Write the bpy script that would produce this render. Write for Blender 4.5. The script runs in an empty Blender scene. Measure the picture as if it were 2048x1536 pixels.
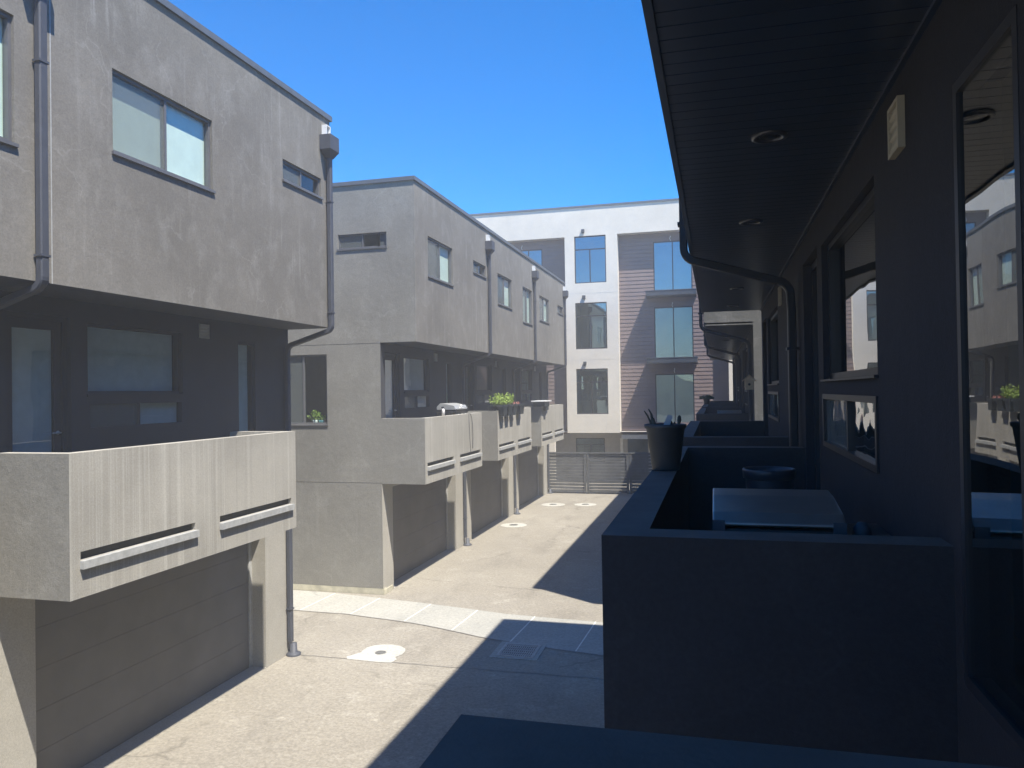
import bpy, math, random
from mathutils import Vector, Matrix
random.seed(7)
G = 4.36                      # eye height above the ground; z below is relative to the eye
SC = bpy.context.scene
COL = SC.collection
R_ = math.radians

# ------------------------------------------------------------------ materials
def newmat(name):
    m = bpy.data.materials.new(name); m.use_nodes = True
    nt = m.node_tree; nt.nodes.clear()
    out = nt.nodes.new('ShaderNodeOutputMaterial')
    return m, nt, out
def N(nt, t, **kw):
    n = nt.nodes.new(t)
    for k, v in kw.items():
        if k.startswith('i_'): n.inputs[k[2:]].default_value = v
        else: setattr(n, k, v)
    return n
def L(nt, a, b): nt.links.new(a, b)
def coords(nt, scale=(1, 1, 1)):
    tc = N(nt, 'ShaderNodeNewGeometry')
    mp = N(nt, 'ShaderNodeMapping'); mp.inputs['Scale'].default_value = scale
    L(nt, tc.outputs['Position'], mp.inputs['Vector'])
    return mp.outputs['Vector']
def noise(nt, scale, detail=4, vec=None, rough=.55):
    n = N(nt, 'ShaderNodeTexNoise'); n.inputs['Scale'].default_value = scale
    n.inputs['Detail'].default_value = detail; n.inputs['Roughness'].default_value = rough
    L(nt, vec if vec is not None else coords(nt), n.inputs['Vector'])
    return n.outputs['Fac']
def ramp(nt, fac, p0, p1, c0=(0, 0, 0, 1), c1=(1, 1, 1, 1)):
    r = N(nt, 'ShaderNodeValToRGB')
    r.color_ramp.elements[0].position = p0; r.color_ramp.elements[0].color = c0
    r.color_ramp.elements[1].position = p1; r.color_ramp.elements[1].color = c1
    L(nt, fac, r.inputs['Fac']); return r.outputs['Color']
def mix(nt, fac, a, b, blend='MIX'):
    m = N(nt, 'ShaderNodeMix', data_type='RGBA', blend_type=blend)
    if isinstance(fac, (int, float)): m.inputs[0].default_value = fac
    else: L(nt, fac, m.inputs[0])
    for s, v in ((6, a), (7, b)):
        if isinstance(v, tuple): m.inputs[s].default_value = v if len(v) == 4 else v + (1,)
        else: L(nt, v, m.inputs[s])
    return m.outputs[2]
def math_(nt, op, a, b=None):
    m = N(nt, 'ShaderNodeMath', operation=op)
    for i, v in enumerate((a, b)):
        if v is None: continue
        if isinstance(v, (int, float)): m.inputs[i].default_value = v
        else: L(nt, v, m.inputs[i])
    return m.outputs[0]
def bump(nt, h, strength, dist):
    b = N(nt, 'ShaderNodeBump'); b.inputs['Strength'].default_value = strength; b.inputs['Distance'].default_value = dist
    L(nt, h, b.inputs['Height']); return b.outputs['Normal']

def cracks(nt, c, light, amt=.5, scale=.7):
    wv = N(nt, 'ShaderNodeVectorMath', operation='ADD'); nn = N(nt, 'ShaderNodeTexNoise'); nn.inputs['Scale'].default_value = 2.5; nn.inputs['Detail'].default_value = 6
    L(nt, coords(nt), nn.inputs['Vector']); sc = N(nt, 'ShaderNodeVectorMath', operation='SCALE'); sc.inputs['Scale'].default_value = .55
    L(nt, nn.outputs['Color'], sc.inputs[0]); L(nt, coords(nt), wv.inputs[0]); L(nt, sc.outputs[0], wv.inputs[1])
    vo = N(nt, 'ShaderNodeTexVoronoi', feature='DISTANCE_TO_EDGE'); vo.inputs['Scale'].default_value = scale; L(nt, wv.outputs[0], vo.inputs['Vector'])
    line = ramp(nt, vo.outputs['Distance'], .002, .010, (1, 1, 1, 1), (0, 0, 0, 1))
    mk = ramp(nt, noise(nt, .8, 2), .5, .6)
    return mix(nt, math_(nt, 'MULTIPLY', math_(nt, 'MULTIPLY', line, mk), amt), c, light)
def stucco(name, col, streak=.25, mott=.22, light=(.5, .49, .46), rough=.9, patches=.3):
    m, nt, out = newmat(name)
    p = N(nt, 'ShaderNodeBsdfPrincipled'); p.inputs['Roughness'].default_value = rough
    p.inputs['Specular IOR Level'].default_value = .25
    dk = tuple(c * (1 - mott) for c in col); lt = tuple(min(1, c * (1 + mott)) for c in col)
    big = noise(nt, .55, 6, None, .62); c = mix(nt, ramp(nt, big, .34, .66), dk, lt)
    tr = noise(nt, 3.2, 8, coords(nt, (1, 1, .7)), .7)            # trowel marks
    c = mix(nt, math_(nt, 'MULTIPLY', ramp(nt, tr, .5, .72), patches), c, light)
    st = noise(nt, 1.0, 5, coords(nt, (9, 9, .35)), .7)           # runs of rain-washed lime
    mask = noise(nt, .9, 3)
    s = math_(nt, 'MULTIPLY', ramp(nt, st, .56, .74), ramp(nt, mask, .42, .62))
    c = mix(nt, math_(nt, 'MULTIPLY', s, streak), c, light)
    c = cracks(nt, c, light, .16, .9)
    fine = noise(nt, 55, 3); c = mix(nt, .12, c, ramp(nt, fine, .3, .7), 'OVERLAY')
    L(nt, c, p.inputs['Base Color'])
    h = math_(nt, 'ADD', noise(nt, 120, 4), math_(nt, 'MULTIPLY', noise(nt, 7, 5), 2.0))
    L(nt, bump(nt, h, .45, .006), p.inputs['Normal'])
    L(nt, p.outputs[0], out.inputs[0]); return m
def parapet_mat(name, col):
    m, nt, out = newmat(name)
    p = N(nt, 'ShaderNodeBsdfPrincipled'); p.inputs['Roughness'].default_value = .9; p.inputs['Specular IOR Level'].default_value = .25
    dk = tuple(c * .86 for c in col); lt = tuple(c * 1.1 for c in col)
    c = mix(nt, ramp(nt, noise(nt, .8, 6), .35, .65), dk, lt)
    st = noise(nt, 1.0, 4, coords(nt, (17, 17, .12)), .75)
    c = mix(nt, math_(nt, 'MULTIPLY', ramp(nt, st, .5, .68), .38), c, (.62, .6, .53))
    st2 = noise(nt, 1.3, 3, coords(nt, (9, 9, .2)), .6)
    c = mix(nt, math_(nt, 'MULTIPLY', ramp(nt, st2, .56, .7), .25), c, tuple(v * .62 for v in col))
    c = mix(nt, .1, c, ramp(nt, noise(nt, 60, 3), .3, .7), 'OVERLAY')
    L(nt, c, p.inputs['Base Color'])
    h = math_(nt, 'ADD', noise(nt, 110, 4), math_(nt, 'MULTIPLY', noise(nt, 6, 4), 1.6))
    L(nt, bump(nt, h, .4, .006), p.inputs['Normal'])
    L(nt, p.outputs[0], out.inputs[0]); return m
def plain(name, col, rough=.5, metal=0, var=.12, nscale=6, bmp=.0, spec=.5, bscale=80):
    m, nt, out = newmat(name)
    p = N(nt, 'ShaderNodeBsdfPrincipled'); p.inputs['Roughness'].default_value = rough
    p.inputs['Metallic'].default_value = metal; p.inputs['Specular IOR Level'].default_value = spec
    c = mix(nt, ramp(nt, noise(nt, nscale, 5), .3, .7), tuple(v * (1 - var) for v in col), tuple(min(1, v * (1 + var)) for v in col))
    L(nt, c, p.inputs['Base Color'])
    if bmp: L(nt, bump(nt, noise(nt, bscale, 3), bmp, .004), p.inputs['Normal'])
    L(nt, p.outputs[0], out.inputs[0]); return m
def glass(name, tint, ior=1.75, refl=(1, 1, 1), ws=2.2, wa=.12):
    m, nt, out = newmat(name)
    t = N(nt, 'ShaderNodeBsdfTransparent'); t.inputs[0].default_value = tint + (1,)
    g = N(nt, 'ShaderNodeBsdfGlossy'); g.inputs['Roughness'].default_value = .0; g.inputs[0].default_value = refl + (1,)
    wob = bump(nt, noise(nt, ws, 1), wa, .01); L(nt, wob, g.inputs['Normal'])
    geo = N(nt, 'ShaderNodeNewGeometry')
    dt = N(nt, 'ShaderNodeVectorMath', operation='DOT_PRODUCT'); L(nt, geo.outputs['Incoming'], dt.inputs[0]); L(nt, geo.outputs['Normal'], dt.inputs[1])
    ca = math_(nt, 'ABSOLUTE', dt.outputs['Value'])
    f0 = ((ior - 1) / (ior + 1)) ** 2
    fr = math_(nt, 'ADD', math_(nt, 'MULTIPLY', math_(nt, 'POWER', math_(nt, 'SUBTRACT', 1.0, ca), 4.0), 1 - f0), f0)
    mx = N(nt, 'ShaderNodeMixShader'); L(nt, fr, mx.inputs[0]); L(nt, t.outputs[0], mx.inputs[1]); L(nt, g.outputs[0], mx.inputs[2])
    L(nt, mx.outputs[0], out.inputs[0]); return m
def screen(name):
    m, nt, out = newmat(name)
    t = N(nt, 'ShaderNodeBsdfTransparent'); d = N(nt, 'ShaderNodeBsdfDiffuse'); d.inputs[0].default_value = (.22, .245, .24, 1)
    mx = N(nt, 'ShaderNodeMixShader'); mx.inputs[0].default_value = .42
    L(nt, t.outputs[0], mx.inputs[1]); L(nt, d.outputs[0], mx.inputs[2]); L(nt, mx.outputs[0], out.inputs[0]); return m
def ground_mat(name, c0, c1, speck=.5, stain=.5):
    m, nt, out = newmat(name)
    p = N(nt, 'ShaderNodeBsdfPrincipled'); p.inputs['Roughness'].default_value = .88; p.inputs['Specular IOR Level'].default_value = .25
    c = mix(nt, ramp(nt, noise(nt, .22, 7, None, .65), .35, .68), c0, c1)
    c = mix(nt, math_(nt, 'MULTIPLY', ramp(nt, noise(nt, .7, 8, coords(nt, (1.6, .7, 1)), .72), .52, .72), stain), c, tuple(v * .66 for v in c0))
    c = mix(nt, math_(nt, 'MULTIPLY', ramp(nt, noise(nt, 1.7, 7, None, .7), .56, .74), .35), c, (.55, .52, .45))
    vo = N(nt, 'ShaderNodeTexVoronoi'); vo.inputs['Scale'].default_value = 42; L(nt, coords(nt), vo.inputs['Vector'])
    c = cracks(nt, c, tuple(v * .5 for v in c0), .5, .22)
    sp = N(nt, 'ShaderNodeSeparateColor'); L(nt, vo.outputs['Color'], sp.inputs[0])
    sand = ramp(nt, sp.outputs[0], .0, 1.0, (.32, .3, .28, 1), (.72, .71, .68, 1))
    c = mix(nt, speck, c, sand, 'OVERLAY')
    c = mix(nt, .18, c, ramp(nt, noise(nt, 18, 6), .25, .75), 'OVERLAY')
    L(nt, c, p.inputs['Base Color'])
    h = math_(nt, 'ADD', noise(nt, 45, 5), math_(nt, 'MULTIPLY', noise(nt, 1.2, 5), 3.0))
    L(nt, bump(nt, h, .55, .01), p.inputs['Normal'])
    L(nt, p.outputs[0], out.inputs[0]); return m

M = {}
M['box'] = stucco('stucco_faded_charcoal', (.19, .177, .155), streak=.45, light=(.46, .45, .42), mott=.14, patches=.2)
M['end'] = stucco('stucco_end_wall', (.235, .224, .196), streak=.18, mott=.12, patches=.18, light=(.48, .47, .43))
M['parapet'] = parapet_mat('stucco_parapet', (.37, .348, .30))  # paler than the box wall: lens glare put into the stucco colour
M['pillar'] = stucco('stucco_base', (.37, .348, .30), streak=.2, mott=.1, patches=.12)
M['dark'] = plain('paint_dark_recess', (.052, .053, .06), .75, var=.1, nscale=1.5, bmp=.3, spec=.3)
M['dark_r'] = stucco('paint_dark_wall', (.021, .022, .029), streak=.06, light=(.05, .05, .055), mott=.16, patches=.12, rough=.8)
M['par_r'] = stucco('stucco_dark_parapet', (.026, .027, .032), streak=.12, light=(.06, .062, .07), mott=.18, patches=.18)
M['cap_r'] = plain('parapet_cap_sky_lit', (.105, .092, .082), .85, var=.2, nscale=5, bmp=.4, spec=.25)  # tops paler than the parapet faces: sky light put into the colour
M['box_r'] = stucco('stucco_dark_faded', (.2, .19, .18))
M['end_r'] = stucco('stucco_end_wall_light', (.14, .138, .126), mott=.1)
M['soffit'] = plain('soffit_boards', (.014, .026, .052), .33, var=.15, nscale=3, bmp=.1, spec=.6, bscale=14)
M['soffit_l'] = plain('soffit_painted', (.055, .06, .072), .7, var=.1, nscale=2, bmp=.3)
M['coping'] = plain('coping_metal', (.10, .11, .125), .45, var=.12, spec=.5)
M['garage'] = plain('garage_door_brown_grey', (.14, .135, .128), .65, var=.16, nscale=1.1, bmp=.2)
M['garage_m'] = plain('garage_door_brown', (.125, .115, .108), .65, var=.14, nscale=1.1, bmp=.2)
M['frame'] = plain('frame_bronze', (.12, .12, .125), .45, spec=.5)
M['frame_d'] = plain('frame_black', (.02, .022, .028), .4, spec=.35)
M['pipe'] = plain('downspout_paint', (.06, .065, .08), .6, var=.1, spec=.5)
M['pipe_d'] = plain('downspout_paint_black', (.014, .016, .022), .4, var=.1, spec=.3)
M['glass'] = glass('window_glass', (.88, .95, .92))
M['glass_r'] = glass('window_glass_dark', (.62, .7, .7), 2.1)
M['glass_v'] = glass('window_glass_warped', (.62, .7, .7), 2.3, (1, 1, 1), 5.5, .42)
M['glass_w'] = glass('window_glass_coated', (.62, .74, .74), 3.6, (.72, .93, .98))
M['glass_s'] = glass('sliding_door_glass', (.5, .62, .6), 2.6, (.7, .88, .9))
M['screen'] = screen('insect_screen')
M['blind'] = plain('blind_fabric', (.84, .9, .80), .8, var=.05)
M['blind_b'] = plain('shade_blue_grey', (.33, .42, .47), .85, var=.08)
M['room'] = plain('room_paint', (.07, .085, .09), .9, var=.1)
M['room_l'] = plain('room_pale', (.34, .38, .36), .9, var=.15, nscale=1)
M['white_metal'] = plain('white_metal', (.78, .78, .76), .5, var=.04)
M['galv'] = plain('galvanised_ledge', (.4, .4, .38), .5, var=.15, nscale=14)
M['vent'] = plain('vent_plastic', (.33, .30, .235), .6, var=.06)
M['vent_g'] = plain('vent_grey', (.42, .42, .4), .6, var=.06)
M['slot'] = plain('slot_dark', (.05, .05, .05), .9)
M['drive'] = ground_mat('driveway_asphaltic_concrete', (.245, .223, .186), (.31, .285, .238), .3, .6)
M['hill'] = plain('wooded_hill', (.07, .085, .05), .95, var=.5, nscale=.12)
M['joint'] = plain('joint_filler', (.2, .185, .165), .95, var=.3, nscale=9)
M['jointw'] = plain('joint_pale', (.72, .7, .62), .9, var=.1, nscale=9)
M['walk'] = ground_mat('walkway_concrete', (.31, .305, .275), (.42, .405, .355), .15, .3)
M['patch'] = ground_mat('patch_concrete', (.4, .39, .345), (.48, .468, .42), .15, .25)
M['iron'] = plain('cast_iron', (.23, .225, .21), .6, metal=.2)
M['grate'] = plain('grate_rust', (.11, .10, .085), .7)
M['skirt'] = plain('foundation_board', (.5, .47, .36), .85, var=.25, nscale=5)
M['white'] = stucco('stucco_white', (.72, .665, .565), streak=.2, mott=.07, light=(.62, .6, .55), patches=.4)
M['siding'] = plain('siding_brown', (.195, .148, .138), .6, var=.1, nscale=2, spec=.35)
M['slab'] = plain('slab_metal_dark', (.045, .052, .062), .5)
M['slab_l'] = plain('slab_pale_edge', (.62, .61, .56), .8)
M['ground_wall'] = plain('beige_wall', (.36, .34, .31), .9, var=.08)
M['fence'] = plain('fence_board_grey', (.095, .097, .098), .8, var=.28, nscale=4, bmp=.4, bscale=40)
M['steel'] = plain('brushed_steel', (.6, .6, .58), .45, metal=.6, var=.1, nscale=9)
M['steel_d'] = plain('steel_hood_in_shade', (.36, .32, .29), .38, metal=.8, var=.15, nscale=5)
M['black'] = plain('black_enamel', (.02, .021, .024), .45)
M['plastic'] = plain('pot_plastic', (.028, .034, .04), .55, var=.12, nscale=9)
M['plastic_d'] = plain('bin_plastic', (.022, .028, .042), .45, var=.1)
M['tag'] = plain('plant_tag', (.28, .32, .36), .5)
M['soil'] = plain('soil', (.06, .045, .035), .95, var=.3, nscale=40)
M['cactus'] = plain('cactus_skin', (.05, .055, .045), .8, var=.3, nscale=20)
M['leaf'] = plain('leaf_green', (.26, .36, .06), .6, var=.35, nscale=25)
M['leaf_d'] = plain('leaf_dark', (.04, .10, .05), .6, var=.3, nscale=25)
M['petal'] = plain('flower_rose', (.5, .2, .16), .7, var=.3, nscale=30)
M['wood'] = plain('birdhouse_wood', (.6, .46, .3), .75, var=.18, nscale=20)
M['wood_d'] = plain('birdhouse_roof', (.4, .3, .2), .75, var=.18, nscale=20)
M['teal'] = plain('teal_glaze', (.12, .38, .42), .3)
M['cream'] = plain('white_glaze', (.75, .76, .72), .35)
M['orange'] = plain('bottle_label', (.75, .72, .68), .5)
M['rope'] = plain('cable_dark', (.10, .10, .095), .6)
M['downlight'] = plain('downlight_trim', (.035, .04, .055), .3, spec=.6)
M['lens'] = plain('lamp_unlit', (.02, .024, .03), .2)

# ------------------------------------------------------------------ mesh builder
class MB:
    def __init__(s): s.v = []; s.f = []; s.mi = []; s.sm = []
    def add(s, vs, fs, mi=0, smooth=False):
        b = len(s.v); s.v += [tuple(v) for v in vs]
        for f in fs: s.f.append(tuple(i + b for i in f)); s.mi.append(mi); s.sm.append(smooth)
    def quad(s, a, b, c, d, mi=0): s.add([a, b, c, d], [(0, 1, 2, 3)], mi)
    def box(s, x0, x1, y0, y1, z0, z1, mi=0):
        vs = [(x, y, z) for z in (z0, z1) for y in (y0, y1) for x in (x0, x1)]
        s.add(vs, [(0, 2, 3, 1), (4, 5, 7, 6), (0, 1, 5, 4), (2, 6, 7, 3), (0, 4, 6, 2), (1, 3, 7, 5)], mi)
    def pbox(s, P, u0, u1, d0, d1, z0, z1, mi=0):
        vs = [P(u, d, z) for z in (z0, z1) for d in (d0, d1) for u in (u0, u1)]
        s.add(vs, [(0, 2, 3, 1), (4, 5, 7, 6), (0, 1, 5, 4), (2, 6, 7, 3), (0, 4, 6, 2), (1, 3, 7, 5)], mi)
    def tube(s, pts, r, n=10, mi=0, cap=True, ry=None):
        pts = [Vector(p) for p in pts]; rs = r if isinstance(r, (list, tuple)) else [r] * len(pts)
        rings = []
        prev = None
        for i, p in enumerate(pts):
            if i == 0: t = pts[1] - p
            elif i == len(pts) - 1: t = p - pts[i - 1]
            else: t = (pts[i + 1] - p).normalized() + (p - pts[i - 1]).normalized()
            t.normalize()
            if prev is None:
                a = Vector((0, 0, 1)) if abs(t.z) < .9 else Vector((0, 1, 0))
                x = t.cross(a).normalized()
            else: x = (prev - t * prev.dot(t)).normalized()
            prev = x; y = t.cross(x)
            rings.append([p + (x * math.cos(k / n * 2 * math.pi) + y * math.sin(k / n * 2 * math.pi)) * rs[i] for k in range(n)])
        vs = [v for r_ in rings for v in r_]
        fs = [(i * n + k, i * n + (k + 1) % n, (i + 1) * n + (k + 1) % n, (i + 1) * n + k) for i in range(len(pts) - 1) for k in range(n)]
        if cap: fs += [tuple(range(n))[::-1], tuple((len(pts) - 1) * n + k for k in range(n))]
        s.add(vs, fs, mi, True)
    def rpipe(s, pts, w, h, mi=0, up=Vector((0, 1, 0))):
        """rectangular pipe through pts; w along `up`, h across"""
        pts = [Vector(p) for p in pts]; rings = []
        for i, p in enumerate(pts):
            if i == 0: t = pts[1] - p
            elif i == len(pts) - 1: t = p - pts[i - 1]
            else: t = (pts[i + 1] - p).normalized() + (p - pts[i - 1]).normalized()
            t.normalize(); x = up; y = t.cross(x).normalized()
            c = .28
            prof = [(-1, -1 + c), (-1, 1 - c), (-1 + c, 1), (1 - c, 1), (1, 1 - c), (1, -1 + c), (1 - c, -1), (-1 + c, -1)]
            rings.append([p + x * a * w / 2 + y * b * h / 2 for a, b in prof])
        n = 8; vs = [v for r_ in rings for v in r_]
        fs = [(i * n + k, i * n + (k + 1) % n, (i + 1) * n + (k + 1) % n, (i + 1) * n + k) for i in range(len(pts) - 1) for k in range(n)]
        fs += [tuple(range(n))[::-1], tuple((len(pts) - 1) * n + k for k in range(n))]
        s.add(vs, fs, mi)
    def lathe(s, c, prof, n=32, mi=0):
        vs = [(c[0] + r * math.cos(k / n * 2 * math.pi), c[1] + r * math.sin(k / n * 2 * math.pi), c[2] + z) for r, z in prof for k in range(n)]
        fs = [(i * n + k, i * n + (k + 1) % n, (i + 1) * n + (k + 1) % n, (i + 1) * n + k) for i in range(len(prof) - 1) for k in range(n)]
        s.add(vs, fs, mi, True)
    def poly(s, pts, mi=0): s.add(pts, [tuple(range(len(pts)))], mi)
    def extrude(s, prof, a, b, f, mi=0):
        """prof: closed 2-D outline; f(p, t) -> point; between t=a and t=b"""
        n = len(prof); vs = [f(p, a) for p in prof] + [f(p, b) for p in prof]
        s.add(vs, [(k, (k + 1) % n, n + (k + 1) % n, n + k) for k in range(n)] + [tuple(range(n))[::-1], tuple(range(n, 2 * n))], mi)
    def holes(s, P, u0, u1, z0, z1, hs, d, rev, mi=0):
        """flat wall at depth d with rectangular openings and reveals going back by rev"""
        us = sorted({u0, u1} | {h[0] for h in hs} | {h[1] for h in hs}); zs = sorted({z0, z1} | {h[2] for h in hs} | {h[3] for h in hs})
        us = [u for u in us if u0 <= u <= u1]; zs = [z for z in zs if z0 <= z <= z1]
        for i in range(len(us) - 1):
            for j in range(len(zs) - 1):
                cu, cz = (us[i] + us[i + 1]) / 2, (zs[j] + zs[j + 1]) / 2
                if any(h[0] < cu < h[1] and h[2] < cz < h[3] for h in hs): continue
                s.quad(P(us[i], d, zs[j]), P(us[i + 1], d, zs[j]), P(us[i + 1], d, zs[j + 1]), P(us[i], d, zs[j + 1]), mi)
        for a, b, c, e in hs:
            for (p, q) in (((a, c), (a, e)), ((b, c), (b, e)), ((a, c), (b, c)), ((a, e), (b, e))):
                s.quad(P(p[0], d, p[1]), P(q[0], d, q[1]), P(q[0], d - rev, q[1]), P(p[0], d - rev, p[1]), mi)
    def build(s, name, mats, parent=None, base=None, bevel=0):
        me = bpy.data.meshes.new(name)
        root = parent
        while root is not None and root.parent is not None: root = root.parent
        off = Vector(base) if base is not None else (Vector(root.location) if root is not None else Vector((0, 0, 0)))
        me.from_pydata([tuple(Vector(v) - off) for v in s.v], [], s.f)
        if not isinstance(mats, (list, tuple)): mats = [mats]
        for m in mats: me.materials.append(M[m] if isinstance(m, str) else m)
        me.polygons.foreach_set('material_index', s.mi); me.polygons.foreach_set('use_smooth', s.sm)
        me.update()
        o = bpy.data.objects.new(name, me); COL.objects.link(o)
        if parent is not None: o.parent = parent
        if parent is None: o.location = off
        if bevel:
            bm = o.modifiers.new('edge', 'BEVEL'); bm.width = bevel; bm.segments = 2; bm.limit_method = 'ANGLE'; bm.angle_limit = R_(50)
        return o
def thing(name, base, label, cat, group=None):
    o = bpy.data.objects.new(name, None); COL.objects.link(o); o.location = base; o.empty_display_size = .2
    o['label'] = label; o['category'] = cat
    if group: o['group'] = group
    return o
def tag(o, label=None, cat=None, group=None, kind=None):
    if label: o['label'] = label
    if cat: o['category'] = cat
    if group: o['group'] = group
    if kind: o['kind'] = kind
    return o

# ------------------------------------------------------------------ windows, doors
def window(P, root, u0, u1, z0, z1, d, fmat='frame', gmat='glass', mull=(), trans=(), fw=.035, blinds=(), blind_top=None,
           screens=(), sill=0, bmat='blind', name='window', proud=.012, fd=.05, pin=.018):
    m = MB()
    m.pbox(P, u0, u0 + fw, d - fd, d + proud, z0, z1); m.pbox(P, u1 - fw, u1, d - fd, d + proud, z0, z1)
    m.pbox(P, u0 + fw, u1 - fw, d - fd, d + proud, z0, z0 + fw); m.pbox(P, u0 + fw, u1 - fw, d - fd, d + proud, z1 - fw, z1)
    for k, mu in enumerate(mull):
        zt = trans[0] if trans else z1 - fw
        m.pbox(P, mu - fw * .5, mu + fw * .5, d - fd, d + min(proud - .003, .016), z0 + fw, zt - (fw * .5 if trans else 0))
    for t in trans: m.pbox(P, u0 + fw, u1 - fw, d - fd, d + proud - .004, t - fw * .5, t + fw * .5)
    w = m.build(name, fmat, root)
    us = [u0 + fw * .6] + list(mull) + [u1 - fw * .6]
    zt = trans[0] if trans else z1 - fw * .6
    for i in range(len(us) - 1):
        g = MB(); dd = d - pin - .008 * (i % 2 if pin > .01 else 0)
        g.quad(P(us[i], dd, z0 + fw * .6), P(us[i + 1], dd, z0 + fw * .6), P(us[i + 1], dd, zt), P(us[i], dd, zt))
        g.build('pane', gmat, w)
        if i in screens:
            g = MB(); e = d - pin + .012
            g.quad(P(us[i] + .012, e, z0 + fw * .8), P(us[i + 1] - .012, e, z0 + fw * .8), P(us[i + 1] - .012, e, zt - .01), P(us[i] + .012, e, zt - .01))
            g.build('insect_screen', 'screen', w)
    if trans:
        g = MB(); dd = d - .02
        g.quad(P(u0 + fw * .6, dd, zt), P(u1 - fw * .6, dd, zt), P(u1 - fw * .6, dd, z1 - fw * .6), P(u0 + fw * .6, dd, z1 - fw * .6)); g.build('pane', gmat, w)
    for (a, b, c, e) in blinds:
        g = MB(); n = 14; dd = d - .065
        pts = []
        for k in range(n + 1):
            uu = a + (b - a) * k / n; wv = 0.0
            pts.append((uu, dd + wv))
        for k in range(n):
            g.quad(P(pts[k][0], pts[k][1], c), P(pts[k + 1][0], pts[k + 1][1], c), P(pts[k + 1][0], pts[k + 1][1], e), P(pts[k][0], pts[k][1], e))
        g.pbox(P, a, b, dd - .012, dd + .012, c - .02, c)
        g.build('blind', bmat, w)
    if sill:
        g = MB(); g.pbox(P, u0 - .02, u1 + .02, d - .02, d + sill, z0 - (.035 if gmat != 'glass_r' else .014), z0 - .002); g.build('sill', fmat, w)
    return w
def louvre(P, root, u0, u1, z0, z1, d, mat='vent'):
    m = MB(); f = .014
    m.pbox(P, u0, u1, d, d + .012, z0, z1)
    for a in ((u0, u0 + f, z0, z1), (u1 - f, u1, z0, z1), (u0 + f, u1 - f, z0, z0 + f), (u0 + f, u1 - f, z1 - f, z1)): m.pbox(P, a[0], a[1], d + .012, d + .024, a[2], a[3])
    n = 4; h = (z1 - z0 - 2 * f) / n
    for k in range(n):
        a = z0 + f + k * h
        m.add([P(u0 + f, d + .012, a + h), P(u1 - f, d + .012, a + h), P(u1 - f, d + .021, a + .02), P(u0 + f, d + .021, a + .008),
               P(u0 + f, d + .012, a + .004), P(u1 - f, d + .012, a + .004)], [(0, 1, 2, 3), (3, 2, 5, 4)])
    return m.build('louvre_vent', mat, root)

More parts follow.
